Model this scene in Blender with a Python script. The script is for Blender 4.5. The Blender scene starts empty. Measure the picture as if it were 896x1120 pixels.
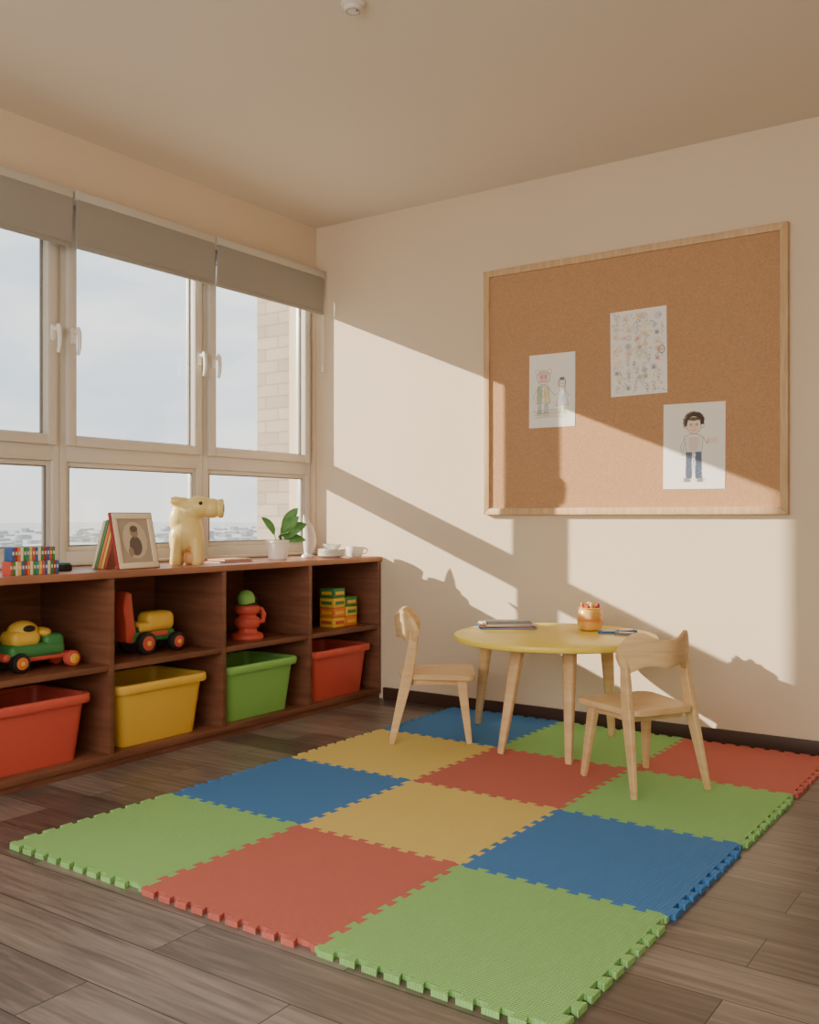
import bpy, bmesh, math, random
from mathutils import Vector, Matrix
random.seed(7)
C = bpy.context.scene.collection

# ------------------------------------------------------------ materials
def srgb(r, g, b):
    def f(c):
        c /= 255.0
        return c/12.92 if c <= 0.04045 else ((c+0.055)/1.055)**2.4
    return (f(r), f(g), f(b), 1.0)

MATS = {}
def mat(name, col, rough=0.5, bump=0.0, bscale=60.0, var=0.0, vscale=4.0, metal=0.0, stretch=None, spec=0.4):
    if name in MATS: return MATS[name]
    m = bpy.data.materials.new(name); m.use_nodes = True
    nt = m.node_tree; N = nt.nodes; L = nt.links
    b = N['Principled BSDF']
    b.inputs['Base Color'].default_value = col
    b.inputs['Roughness'].default_value = rough
    b.inputs['Metallic'].default_value = metal
    b.inputs['Specular IOR Level'].default_value = spec
    tc = N.new('ShaderNodeTexCoord')
    mp = N.new('ShaderNodeMapping'); L.new(tc.outputs['Object'], mp.inputs['Vector'])
    if stretch: mp.inputs['Scale'].default_value = stretch
    if var > 0:
        n = N.new('ShaderNodeTexNoise'); n.inputs['Scale'].default_value = vscale; n.inputs['Detail'].default_value = 5
        L.new(mp.outputs['Vector'], n.inputs['Vector'])
        r = N.new('ShaderNodeValToRGB')
        r.color_ramp.elements[0].position = 0.3; r.color_ramp.elements[1].position = 0.7
        r.color_ramp.elements[0].color = tuple(c*(1-var) for c in col[:3])+(1,)
        r.color_ramp.elements[1].color = tuple(min(1, c*(1+var)) for c in col[:3])+(1,)
        L.new(n.outputs['Fac'], r.inputs['Fac']); L.new(r.outputs['Color'], b.inputs['Base Color'])
    if bump > 0:
        n2 = N.new('ShaderNodeTexNoise'); n2.inputs['Scale'].default_value = bscale; n2.inputs['Detail'].default_value = 3
        L.new(mp.outputs['Vector'], n2.inputs['Vector'])
        bp = N.new('ShaderNodeBump'); bp.inputs['Strength'].default_value = bump; bp.inputs['Distance'].default_value = 0.005
        L.new(n2.outputs['Fac'], bp.inputs['Height']); L.new(bp.outputs['Normal'], b.inputs['Normal'])
    MATS[name] = m
    return m

def hazy(name, col, haze_glow):
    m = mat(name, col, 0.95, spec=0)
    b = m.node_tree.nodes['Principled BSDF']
    b.inputs['Emission Color'].default_value = (0.70, 0.72, 0.74, 1); b.inputs['Emission Strength'].default_value = haze_glow  # distance haze painted in as an even glow of the material
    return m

def foam(name, col):
    m = mat(name, col, 0.75, spec=0.25)
    nt = m.node_tree; N = nt.nodes; L = nt.links; b = N['Principled BSDF']
    tc = N.new('ShaderNodeTexCoord')
    sep = N.new('ShaderNodeSeparateXYZ'); L.new(tc.outputs['Object'], sep.inputs[0])
    def mth(op, a, bb):
        x = N.new('ShaderNodeMath'); x.operation = op
        for i, v in enumerate((a, bb)):
            if v is None: continue
            if isinstance(v, (int, float)): x.inputs[i].default_value = v
            else: L.new(v, x.inputs[i])
        return x.outputs[0]
    k = 2*math.pi/0.015
    s1 = mth('SINE', mth('MULTIPLY', mth('ADD', sep.outputs[0], sep.outputs[1]), k), None)
    s2 = mth('SINE', mth('MULTIPLY', mth('SUBTRACT', sep.outputs[0], sep.outputs[1]), k), None)
    h = mth('MULTIPLY', s1, s2)
    bp = N.new('ShaderNodeBump'); bp.inputs['Strength'].default_value = 0.7; bp.inputs['Distance'].default_value = 0.002
    L.new(h, bp.inputs['Height']); L.new(bp.outputs['Normal'], b.inputs['Normal'])
    r = N.new('ShaderNodeMapRange'); r.inputs['From Min'].default_value = -1; r.inputs['From Max'].default_value = 1
    r.inputs['To Min'].default_value = 0.78; r.inputs['To Max'].default_value = 1.14
    L.new(h, r.inputs['Value'])
    mx = N.new('ShaderNodeVectorMath'); mx.operation = 'SCALE'
    mx.inputs[0].default_value = col[:3]; L.new(r.outputs[0], mx.inputs['Scale'])
    L.new(mx.outputs[0], b.inputs['Base Color'])
    return m

def wood_floor():
    m = bpy.data.materials.new('plank_floor'); m.use_nodes = True
    nt = m.node_tree; N = nt.nodes; L = nt.links; b = N['Principled BSDF']
    tc = N.new('ShaderNodeTexCoord')
    br = N.new('ShaderNodeTexBrick')
    br.inputs['Scale'].default_value = 1; br.inputs['Mortar Size'].default_value = 0.0016
    br.inputs['Brick Width'].default_value = 1.15; br.inputs['Row Height'].default_value = 0.175
    br.inputs['Color1'].default_value = (0, 0, 0, 1); br.inputs['Color2'].default_value = (1, 1, 1, 1)
    br.inputs['Mortar'].default_value = (0, 0, 0, 1); br.offset = 0.37; br.offset_frequency = 2
    L.new(tc.outputs['Object'], br.inputs['Vector'])
    mp = N.new('ShaderNodeMapping'); mp.inputs['Scale'].default_value = (2.2, 30, 1)
    L.new(tc.outputs['Object'], mp.inputs['Vector'])
    ad = N.new('ShaderNodeVectorMath'); ad.operation = 'ADD'
    sc = N.new('ShaderNodeVectorMath'); sc.operation = 'SCALE'; sc.inputs['Scale'].default_value = 7.0
    L.new(br.outputs['Color'], sc.inputs[0]); L.new(mp.outputs['Vector'], ad.inputs[0]); L.new(sc.outputs[0], ad.inputs[1])
    n = N.new('ShaderNodeTexNoise'); n.inputs['Scale'].default_value = 1.6; n.inputs['Detail'].default_value = 8
    n.inputs['Distortion'].default_value = 0.6; L.new(ad.outputs[0], n.inputs['Vector'])
    mixf = N.new('ShaderNodeMath'); mixf.operation = 'MULTIPLY_ADD'; mixf.inputs[1].default_value = 0.34
    bw = N.new('ShaderNodeRGBToBW'); L.new(br.outputs['Color'], bw.inputs[0])
    L.new(bw.outputs[0], mixf.inputs[0])
    n3 = N.new('ShaderNodeMath'); n3.operation = 'MULTIPLY'; n3.inputs[1].default_value = 0.75
    L.new(n.outputs['Fac'], n3.inputs[0]); L.new(n3.outputs[0], mixf.inputs[2])
    r = N.new('ShaderNodeValToRGB')
    r.color_ramp.elements[0].position = 0.15; r.color_ramp.elements[0].color = srgb(64, 54, 49)
    r.color_ramp.elements[1].position = 0.85; r.color_ramp.elements[1].color = srgb(150, 138, 129)
    e = r.color_ramp.elements.new(0.5); e.color = srgb(102, 91, 84)
    L.new(mixf.outputs[0], r.inputs['Fac'])
    mx = N.new('ShaderNodeMixRGB'); mx.inputs['Color2'].default_value = srgb(34, 28, 24)
    L.new(br.outputs['Fac'], mx.inputs['Fac']); L.new(r.outputs['Color'], mx.inputs['Color1'])
    L.new(mx.outputs[0], b.inputs['Base Color'])
    b.inputs['Roughness'].default_value = 0.36
    b.inputs['Specular IOR Level'].default_value = 0.45
    bp = N.new('ShaderNodeBump'); bp.inputs['Strength'].default_value = 0.15; bp.inputs['Distance'].default_value = 0.003
    L.new(n.outputs['Fac'], bp.inputs['Height']); L.new(bp.outputs['Normal'], b.inputs['Normal'])
    return m

def brick_mat():
    m = bpy.data.materials.new('pale_brick'); m.use_nodes = True
    nt = m.node_tree; N = nt.nodes; L = nt.links; b = N['Principled BSDF']
    tc = N.new('ShaderNodeTexCoord'); sp = N.new('ShaderNodeSeparateXYZ'); L.new(tc.outputs['Object'], sp.inputs[0])
    a = N.new('ShaderNodeMath'); a.operation = 'ADD'; L.new(sp.outputs[0], a.inputs[0]); L.new(sp.outputs[1], a.inputs[1])
    cb = N.new('ShaderNodeCombineXYZ'); L.new(a.outputs[0], cb.inputs[0]); L.new(sp.outputs[2], cb.inputs[1])
    br = N.new('ShaderNodeTexBrick'); br.inputs['Scale'].default_value = 1
    br.inputs['Brick Width'].default_value = 0.20; br.inputs['Row Height'].default_value = 0.072; br.inputs['Mortar Size'].default_value = 0.005
    br.inputs['Color1'].default_value = srgb(182, 168, 150); br.inputs['Color2'].default_value = srgb(166, 150, 132)
    br.inputs['Mortar'].default_value = srgb(150, 138, 124)
    L.new(cb.outputs[0], br.inputs['Vector']); L.new(br.outputs['Color'], b.inputs['Base Color'])
    b.inputs['Roughness'].default_value = 0.9
    return m

def wood(name, c1, c2, rough=0.5, scale=(3, 3, 30), bump=0.05):
    m = mat(name, c1, rough)
    nt = m.node_tree; N = nt.nodes; L = nt.links; b = N['Principled BSDF']
    tc = N.new('ShaderNodeTexCoord'); mp = N.new('ShaderNodeMapping'); mp.inputs['Scale'].default_value = scale
    L.new(tc.outputs['Object'], mp.inputs['Vector'])
    n = N.new('ShaderNodeTexNoise'); n.inputs['Scale'].default_value = 1.5; n.inputs['Detail'].default_value = 6; n.inputs['Distortion'].default_value = 0.8
    L.new(mp.outputs['Vector'], n.inputs['Vector'])
    r = N.new('ShaderNodeValToRGB'); r.color_ramp.elements[0].position = 0.3; r.color_ramp.elements[1].position = 0.72
    r.color_ramp.elements[0].color = c1; r.color_ramp.elements[1].color = c2
    L.new(n.outputs['Fac'], r.inputs['Fac']); L.new(r.outputs['Color'], b.inputs['Base Color'])
    return m

def glass_mat():
    m = bpy.data.materials.new('pane_glass'); m.use_nodes = True
    nt = m.node_tree; N = nt.nodes; L = nt.links
    for n in list(N): N.remove(n)
    o = N.new('ShaderNodeOutputMaterial'); t = N.new('ShaderNodeBsdfTransparent'); g = N.new('ShaderNodeBsdfGlossy')
    g.inputs['Roughness'].default_value = 0.02; t.inputs['Color'].default_value = (0.97, 0.985, 0.98, 1)
    mx = N.new('ShaderNodeMixShader'); mx.inputs[0].default_value = 0.05
    L.new(t.outputs[0], mx.inputs[1]); L.new(g.outputs[0], mx.inputs[2]); L.new(mx.outputs[0], o.inputs[0])
    return m

M_wall = mat('wall_paint', srgb(220, 201, 175), 0.85, bump=0.12, bscale=180, var=0.02, vscale=1.2, spec=0.2)
M_ceil = mat('ceiling_paint', srgb(224, 213, 197), 0.9, bump=0.08, bscale=150, spec=0.15)
M_floor = wood_floor()
M_brick = brick_mat()
M_pvc = mat('white_pvc', srgb(212, 205, 194), 0.35)
M_glass = glass_mat()
M_blind = mat('blind_fabric', srgb(156, 151, 143), 0.8, bump=0.2, bscale=400)
M_rail = mat('blind_rail', srgb(196, 190, 179), 0.4)
M_base = mat('dark_baseboard', srgb(70, 50, 40), 0.5)
M_shelf = wood('mahogany_laminate', srgb(102, 62, 45), srgb(130, 84, 62), 0.42, (2, 2.5, 22))
M_shelftop = wood('mahogany_top', srgb(150, 99, 75), srgb(176, 120, 92), 0.36, (30, 2, 2))
M_oak = wood('pale_oak', srgb(188, 152, 110), srgb(212, 180, 136), 0.5, (30, 3, 4))
M_birch = wood('birch', srgb(208, 170, 120), srgb(226, 194, 146), 0.48, (3, 3, 20))
M_cork = mat('cork', srgb(186, 145, 108), 0.95, bump=0.35, bscale=260, var=0.14, vscale=170, spec=0.1)
M_tabletop = mat('yellow_lacquer', srgb(236, 212, 90), 0.3)
M_paper = mat('paper', srgb(240, 237, 230), 0.8)
FG = foam('foam_green', srgb(152, 208, 126)); FR = foam('foam_red', srgb(206, 114, 102))
FB = foam('foam_blue', srgb(74, 134, 198)); FY = foam('foam_yellow', srgb(232, 208, 120))
P_red = mat('plastic_red', srgb(204, 86, 72), 0.42); P_yel = mat('plastic_yellow', srgb(228, 186, 74), 0.42)
P_grn = mat('plastic_green', srgb(132, 190, 96), 0.42); P_dgr = mat('toy_green', srgb(66, 132, 74), 0.4)
P_blk = mat('toy_black', srgb(34, 32, 32), 0.45); P_org = mat('toy_orange', srgb(222, 124, 62), 0.4)
P_blu = mat('toy_blue', srgb(54, 98, 156), 0.4); P_teal = mat('teal', srgb(64, 140, 140), 0.5)
P_toy = mat('toy_cream_yellow', srgb(234, 208, 132), 0.34); P_tan = mat('toy_tan', srgb(216, 156, 92), 0.4)
P_white = mat('ceramic', srgb(238, 234, 226), 0.25)
P_dred = mat('book_red', srgb(160, 56, 48), 0.5); P_cream = mat('cream', srgb(232, 218, 190), 0.6)
P_leaf = mat('leaf', srgb(100, 156, 84), 0.5, var=0.2, vscale=30); P_soil = mat('soil', srgb(60, 42, 30), 0.9)
P_grey = mat('grey', srgb(120, 118, 116), 0.6)

# ------------------------------------------------------------ mesh helpers
def tag(bm, before, mi):
    for f in bm.faces:
        if f not in before: f.material_index = mi

def bbox(bm, c, s, mi=0, bev=0.0, rot=None, seg=2):
    before = set(bm.faces)
    M = Matrix.Translation(Vector(c)) @ (rot.to_4x4() if rot is not None else Matrix.Identity(4)) @ Matrix.Diagonal((s[0], s[1], s[2], 1))
    r = bmesh.ops.create_cube(bm, size=1.0, matrix=M)
    if bev > 0:
        ed = set()
        for v in r['verts']:
            for e in v.link_edges: ed.add(e)
        bmesh.ops.bevel(bm, geom=list(ed), offset=bev, segments=seg, affect='EDGES', profile=0.5)
    tag(bm, before, mi)

AX = {'z': Matrix.Identity(4), 'x': Matrix.Rotation(math.radians(90), 4, 'Y'), 'y': Matrix.Rotation(math.radians(90), 4, 'X')}
def bcyl(bm, c, r, h, axis='z', mi=0, r2=None, seg=32, bev=0.0):
    before = set(bm.faces)
    M = Matrix.Translation(Vector(c)) @ AX[axis]
    q = bmesh.ops.create_cone(bm, cap_ends=True, segments=seg, radius1=r, radius2=(r if r2 is None else r2), depth=h, matrix=M)
    if bev > 0:
        ed = set()
        for v in q['verts']:
            for e in v.link_edges:
                if any(len(f.verts) > 4 for f in e.link_faces): ed.add(e)
        bmesh.ops.bevel(bm, geom=list(ed), offset=bev, segments=2, affect='EDGES', profile=0.5)
    tag(bm, before, mi)

def bsph(bm, c, r, sc=(1, 1, 1), mi=0, rot=None, u=24, v=14):
    before = set(bm.faces)
    M = Matrix.Translation(Vector(c)) @ (rot.to_4x4() if rot is not None else Matrix.Identity(4)) @ Matrix.Diagonal((sc[0], sc[1], sc[2], 1))
    bmesh.ops.create_uvsphere(bm, u_segments=u, v_segments=v, radius=r, matrix=M)
    tag(bm, before, mi)

def blathe(bm, prof, c=(0, 0, 0), seg=36, mi=0):
    before = set(bm.faces); rings = []
    c = Vector(c)
    for (r, z) in prof:
        if r < 1e-5: rings.append([bm.verts.new(c+Vector((0, 0, z)))])
        else: rings.append([bm.verts.new(c+Vector((r*math.cos(2*math.pi*i/seg), r*math.sin(2*math.pi*i/seg), z))) for i in range(seg)])
    for a, b in zip(rings, rings[1:]):
        for i in range(seg):
            j = (i+1) % seg
            try:
                if len(a) == 1 and len(b) == 1: continue
                if len(a) == 1: bm.faces.new((a[0], b[j], b[i]))
                elif len(b) == 1: bm.faces.new((a[i], a[j], b[0]))
                else: bm.faces.new((a[i], a[j], b[j], b[i]))
            except ValueError: pass
    tag(bm, before, mi)

def btube(bm, pts, rad, seg=14, mi=0, flat=1.0, sq=1.0):
    """tube along pts; sq<1 squares the section off"""
    before = set(bm.faces); pts = [Vector(p) for p in pts]; rings = []
    up = Vector((0, 1, 0))
    def se(v): return math.copysign(abs(v)**sq, v)
    for i, p in enumerate(pts):
        d = (pts[min(i+1, len(pts)-1)]-pts[max(i-1, 0)]).normalized()
        if abs(d.dot(up)) > 0.95: up = Vector((1, 0, 0))
        a = d.cross(up).normalized(); b = d.cross(a).normalized()
        r = rad[i] if isinstance(rad, (list, tuple)) else rad
        rings.append([bm.verts.new(p + a*r*se(math.cos(2*math.pi*k/seg)) + b*r*flat*se(math.sin(2*math.pi*k/seg))) for k in range(seg)])
    for a, b in zip(rings, rings[1:]):
        for i in range(seg):
            j = (i+1) % seg
            bm.faces.new((a[i], a[j], b[j], b[i]))
    bm.faces.new(list(reversed(rings[0]))); bm.faces.new(rings[-1])
    tag(bm, before, mi)

def bprism(bm, pts, z0, z1, mi=0, bev=0.0, plane='xy', seg=2):
    before = set(bm.faces)
    def P(p, h): return Vector((p[0], p[1], h)) if plane == 'xy' else Vector((p[0], h, p[1]))
    lo = [bm.verts.new(P(p, z0)) for p in pts]; hi = [bm.verts.new(P(p, z1)) for p in pts]
    n = len(pts)
    fl = bm.faces.new(list(reversed(lo))); fh = bm.faces.new(hi)
    for i in range(n):
        j = (i+1) % n
        bm.faces.new((lo[i], lo[j], hi[j], hi[i]))
    if bev > 0:
        ed = [e for e in fh.edges] + ([e for e in fl.edges] if plane == 'xz' or bev > 0.003 else [])
        bmesh.ops.bevel(bm, geom=list(set(ed)), offset=bev, segments=seg, affect='EDGES', profile=0.5)
    tag(bm, before, mi)

def rrect(w, h, r, n=6, cx=0, cy=0):
    o = []
    for (sx, sy, a0) in ((1, 1, 0), (-1, 1, 90), (-1, -1, 180), (1, -1, 270)):
        for k in range(n+1):
            a = math.radians(a0+90*k/n)
            o.append((cx+sx*(w/2-r)+r*math.cos(a), cy+sy*(h/2-r)+r*math.sin(a)))
    return o

def fin(name, bm, mats, parent=None, loc=(0, 0, 0), rot=(0, 0, 0), smooth=True, ang=35):
    bmesh.ops.recalc_face_normals(bm, faces=bm.faces[:])
    me = bpy.data.meshes.new(name); bm.to_mesh(me); bm.free()
    if not isinstance(mats, (list, tuple)): mats = [mats]
    for m in mats: me.materials.append(m)
    if smooth:
        me.shade_smooth()
        me.set_sharp_from_angle(angle=math.radians(ang))
    o = bpy.data.objects.new(name, me); C.objects.link(o)
    o.location = loc; o.rotation_euler = rot
    if parent: o.parent = parent
    return o

def info(o, label, cat, group=None):
    o['label'] = label; o['category'] = cat
    if group: o['group'] = group
    return o

def thing(name, label, cat, loc, rz=0, group=None):
    e = bpy.data.objects.new(name, None); C.objects.link(e)
    e.empty_display_size = 0.05
    e.location = loc; e.rotation_euler = (0, 0, rz)
    return info(e, label, cat, group)

def struct(o):
    o['kind'] = 'structure'; return o

def B(): return bmesh.new()

# ------------------------------------------------------------ room shell
H = 2.68; XR = 5.0; YF = -5.8
bm = B(); bbox(bm, (XR/2, YF/2, -0.05), (XR+0.4, -YF+0.4, 0.1)); struct(fin('floor', bm, M_floor, smooth=False))
bm = B(); bbox(bm, (XR/2, YF/2, H+0.06), (XR+0.4, -YF+0.4, 0.12)); struct(fin('ceiling', bm, M_ceil, smooth=False))
bm = B(); bbox(bm, ((XR-0.2)/2+0.1, 0.1, H/2), (XR+0.4, 0.2, H)); struct(fin('wall_back', bm, M_wall, smooth=False))
WY0, WY1, WZ0, WZ1 = -2.54, -0.012, 0.79, 2.42
bm = B()
bbox(bm, (-0.1, YF/2, WZ0/2), (0.2, -YF, WZ0))
bbox(bm, (-0.1, YF/2, (WZ1+H)/2), (0.2, -YF, H-WZ1))
bbox(bm, (-0.1, (YF+WY0)/2, (WZ0+WZ1)/2), (0.2, WY0-YF, WZ1-WZ0))
bbox(bm, (-0.1, WY1/2, (WZ0+WZ1)/2), (0.2, -WY1, WZ1-WZ0))
struct(fin('wall_left', bm, M_wall, smooth=False))
bm = B(); bbox(bm, (XR+0.1, YF/2, H/2), (0.2, -YF, H)); struct(fin('wall_right', bm, M_wall, smooth=False))
bm = B()
bbox(bm, (XR/2, YF-0.1, 0.35), (XR+0.4, 0.2, 0.7)); bbox(bm, (XR/2, YF-0.1, 2.55), (XR+0.4, 0.2, H-2.42))
bbox(bm, (0.2, YF-0.1, 1.56), (0.8, 0.2, 1.72)); bbox(bm, (4.8, YF-0.1, 1.56), (0.8, 0.2, 1.72))
struct(fin('wall_front', bm, M_wall, smooth=False))
bm = B(); bbox(bm, ((XR+0.49)/2, -0.008, 0.032), (XR-0.49, 0.016, 0.064), bev=0.003); struct(fin('baseboard_back', bm, M_base))
bm = B(); bbox(bm, (XR-0.008, YF/2, 0.032), (0.016, -YF-0.04, 0.064), bev=0.003); struct(fin('baseboard_right', bm, M_base))

# ------------------------------------------------------------ windows
W = 0.84
def window(n, y1):
    y0 = y1-W
    f = 0.034
    bm = B(); cx, dx = -0.075, 0.085
    yc = (y0+y1)/2
    for yy in (y0+f/2, y1-f/2): bbox(bm, (cx, yy, (WZ0+WZ1)/2), (dx, f, WZ1-WZ0), bev=0.004)
    for zz, hh in ((WZ0+0.03, 0.06), (1.285, 0.075), (WZ1-0.03, 0.06)):
        bbox(bm, (cx+0.001, yc, zz), (dx-0.002, W-2*f+0.004, hh), bev=0.004)
    zb0, zb1 = WZ0+0.06, 1.2475; b = 0.022
    for yy in (y0+f+b/2, y1-f-b/2): bbox(bm, (cx+0.01, yy, (zb0+zb1)/2), (0.03, b, zb1-zb0), bev=0.003)
    for zz in (zb0+b/2, zb1-b/2): bbox(bm, (cx+0.01, yc, zz), (0.03, W-2*f-2*b, b), bev=0.003)
    w = struct(fin('window_%d' % n, bm, M_pvc))
    bm = B(); s = 0.046; a0, a1 = y0+f-0.008, y1-f+0.008; z0, z1 = 1.3155, WZ1-0.055
    for yy in (a0+s/2, a1-s/2): bbox(bm, (-0.045, yy, (z0+z1)/2), (0.07, s, z1-z0), bev=0.006)
    for zz in (z0+s/2, z1-s/2): bbox(bm, (-0.046, yc, zz), (0.068, a1-a0-2*s+0.004, s), bev=0.006)
    fin('sash', bm, M_pvc, w)
    bm = B(); bbox(bm, (-0.06, yc, (z0+z1)/2), (0.006, a1-a0-2*s+0.01, z1-z0-2*s+0.01)); fin('glass_pane', bm, M_glass, w, smooth=False)
    bm = B(); bbox(bm, (-0.065, yc, (zb0+zb1)/2), (0.006, W-2*f-2*b+0.01, zb1-zb0-2*b+0.01)); fin('glass_pane', bm, M_glass, w, smooth=False)
    bm = B()
    g = 0.005
    for (p0, p1, q0, q1) in ((a0+s, a1-s, z0+s, z1-s), (y0+f+b, y1-f-b, zb0+b, zb1-b)):
        for yy in (p0+g/2, p1-g/2): bbox(bm, (-0.056, yy, (q0+q1)/2), (0.012, g, q1-q0))
        for zz in (q0+g/2, q1-g/2): bbox(bm, (-0.056, (p0+p1)/2, zz), (0.012, p1-p0-2*g, g))
    fin('gasket', bm, P_grey, w, smooth=False)
    return w, a0, a1, s

def handle(w, y):
    bm = B()
    bbox(bm, (-0.006, y, 1.80), (0.012, 0.026, 0.07), bev=0.005)
    bcyl(bm, (0.012, y, 1.815), 0.010, 0.03, 'x', bev=0.002)
    btube(bm, [(0.026, y, 1.832), (0.034, y, 1.815), (0.038, y, 1.78), (0.036, y, 1.74), (0.028, y, 1.712)], [0.009, 0.012, 0.011, 0.010, 0.008], flat=0.8)
    fin('handle', bm, P_white, w)

ys = [WY1, WY1-W-0.002, WY1-2*(W+0.002)]
w1, a0, a1, s = window(1, ys[0]); handle(w1, a0+s/2)
w2, a0, a1, s = window(2, ys[1]); handle(w2, a1-s/2); handle(w2, a0+s/2)
w3, a0, a1, s = window(3, ys[2]); handle(w3, a1-s/2)
bm = B(); bbox(bm, (-0.012, (WY0+WY1)/2, WZ0+0.006), (0.06, WY1-WY0, 0.014), bev=0.003); struct(fin('trim_1', bm, M_pvc))

# roller blinds
for i, (b0, b1) in enumerate(((-0.868, -0.03), (-1.70, -0.882), (-2.52, -1.712))):
    yc = (b0+b1)/2; L_ = b1-b0
    lab = ["grey roller blind rolled high beside the room corner, with hanging cord", "grey roller blind rolled high over the middle window", "grey roller blind rolled high over the far window"][i]
    t = thing('roller_blind', lab, 'blind', (0.0, yc, 2.37), group='roller blinds over the windows')
    bm = B(); bbox(bm, (0.045, 0, 0.022), (0.09, L_, 0.04), bev=0.006); fin('head_rail', bm, M_rail, t)
    bm = B()
    prof = [(0.085, 0.004), (0.092, -0.02), (0.090, -0.06), (0.086, -0.12), (0.084, -0.19)]
    pts = [(p[0], p[1]) for p in prof] + [(p[0]-0.012, p[1]) for p in reversed(prof)]
    lo = [bm.verts.new((p[0], -L_/2+0.006, p[1])) for p in pts]; hi = [bm.verts.new((p[0], L_/2-0.006, p[1])) for p in pts]
    bm.faces.new(lo); bm.faces.new(hi)
    for k in range(len(pts)):
        j = (k+1) % len(pts); bm.faces.new((lo[k], lo[j], hi[j], hi[k]))
    fin('blind_fabric', bm, M_blind, t)
    bm = B(); bbox(bm, (0.078, 0, -0.197), (0.018, L_-0.008, 0.022), bev=0.005); fin('bottom_bar', bm, M_blind, t)
    if i == 0:
        bm = B(); btube(bm, [(0.060, L_/2+0.008, 0.0), (0.060, L_/2+0.008, -0.50)], 0.0022, 8); btube(bm, [(0.072, L_/2+0.008, 0.0), (0.072, L_/2+0.008, -0.50)], 0.0022, 8)
        bbox(bm, (0.066, L_/2+0.004, 0.012), (0.03, 0.014, 0.03), bev=0.003)
        bcyl(bm, (0.066, L_/2+0.008, -0.515), 0.009, 0.04, r2=0.006); fin('pull_cord', bm, P_white, t)

# ------------------------------------------------------------ outside
bm = B(); bbox(bm, (-0.335, 0.3, 1.2), (0.27, 0.6, 6)); bbox(bm, (-0.335, 0.3, 4.24), (0.31, 0.64, 0.08))
info(fin('brick_pier', bm, M_brick, smooth=False), 'pale brick pier of the facade outside the window', 'wall')
bm = B(); bbox(bm, (-1.02, -2.68, 1.2), (1.64, 0.26, 6)); bbox(bm, (-1.02, -2.68, 4.24), (1.68, 0.30, 0.08))  # added blocker out of view, keeps direct sun off the far window
info(fin('brick_sun_blocker', bm, M_brick, smooth=False), 'added pale brick wall out of view, blocking sun outside', 'wall')
M_ground = mat('ground_haze_glow', srgb(160, 164, 164), 0.95, var=0.14, vscale=0.012, spec=0.0)
_b = M_ground.node_tree.nodes['Principled BSDF']; _b.inputs['Emission Color'].default_value = (0.70, 0.72, 0.74, 1); _b.inputs['Emission Strength'].default_value = 0.35  # ground glows slightly too, standing in for haze in the air
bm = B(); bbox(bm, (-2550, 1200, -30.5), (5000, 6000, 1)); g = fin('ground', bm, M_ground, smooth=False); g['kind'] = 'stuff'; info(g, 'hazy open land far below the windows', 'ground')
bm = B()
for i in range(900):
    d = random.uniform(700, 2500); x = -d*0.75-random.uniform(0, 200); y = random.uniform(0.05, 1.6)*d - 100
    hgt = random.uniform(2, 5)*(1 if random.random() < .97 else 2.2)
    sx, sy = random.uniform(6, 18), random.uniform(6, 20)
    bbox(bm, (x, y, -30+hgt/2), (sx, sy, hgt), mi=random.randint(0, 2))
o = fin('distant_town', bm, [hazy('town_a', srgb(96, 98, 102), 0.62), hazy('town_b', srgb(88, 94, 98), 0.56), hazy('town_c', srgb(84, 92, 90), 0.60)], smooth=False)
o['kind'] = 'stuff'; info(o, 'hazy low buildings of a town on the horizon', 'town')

# ------------------------------------------------------------ shelf
SX = 0.47; TZ = 0.785
divs = [-0.006, -0.60, -1.195, -1.81, -2.425, -3.04]
sh = thing('cubby_shelf', 'long low reddish-brown wooden cubby shelf under the windows', 'shelf', (0, 0, 0))
bm = B(); bbox(bm, (SX/2+0.005, divs[-1]/2-0.006, TZ-0.014), (SX+0.004, -divs[-1]+0.004, 0.028), bev=0.003); fin('top_board', bm, M_shelftop, sh)
bm = B(); bbox(bm, (SX/2, (divs[0]+divs[-1])/2, 0.042), (SX, divs[0]-divs[-1], 0.028), bev=0.002)
bbox(bm, (SX/2-0.006, (divs[0]+divs[-1])/2, 0.014), (SX-0.012, divs[0]-divs[-1], 0.028)); fin('bottom_board', bm, M_shelf, sh)
bm = B(); bbox(bm, (0.008, (divs[0]+divs[-1])/2, 0.41), (0.012, divs[0]-divs[-1]-0.02, 0.70)); fin('back_panel', bm, M_shelf, sh, smooth=False)
for k, d in enumerate(divs):
    yy = d - (0.012 if k == 0 else (-0.012 if k == len(divs)-1 else 0))
    bm = B(); bbox(bm, (SX/2, yy, 0.4065), (SX, 0.024, 0.701), bev=0.002); fin('divider', bm, M_shelf, sh)
for k in range(len(divs)-1):
    a, b = divs[k+1]+0.012, divs[k]-0.012
    if k == 0: b -= 0.012
    bm = B(); bbox(bm, (SX/2+0.004, (a+b)/2, 0.40), (SX-0.016, b-a, 0.024), bev=0.002); fin('shelf_board', bm, M_shelf, sh)
BZ = 0.056; MZ = 0.412

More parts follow.
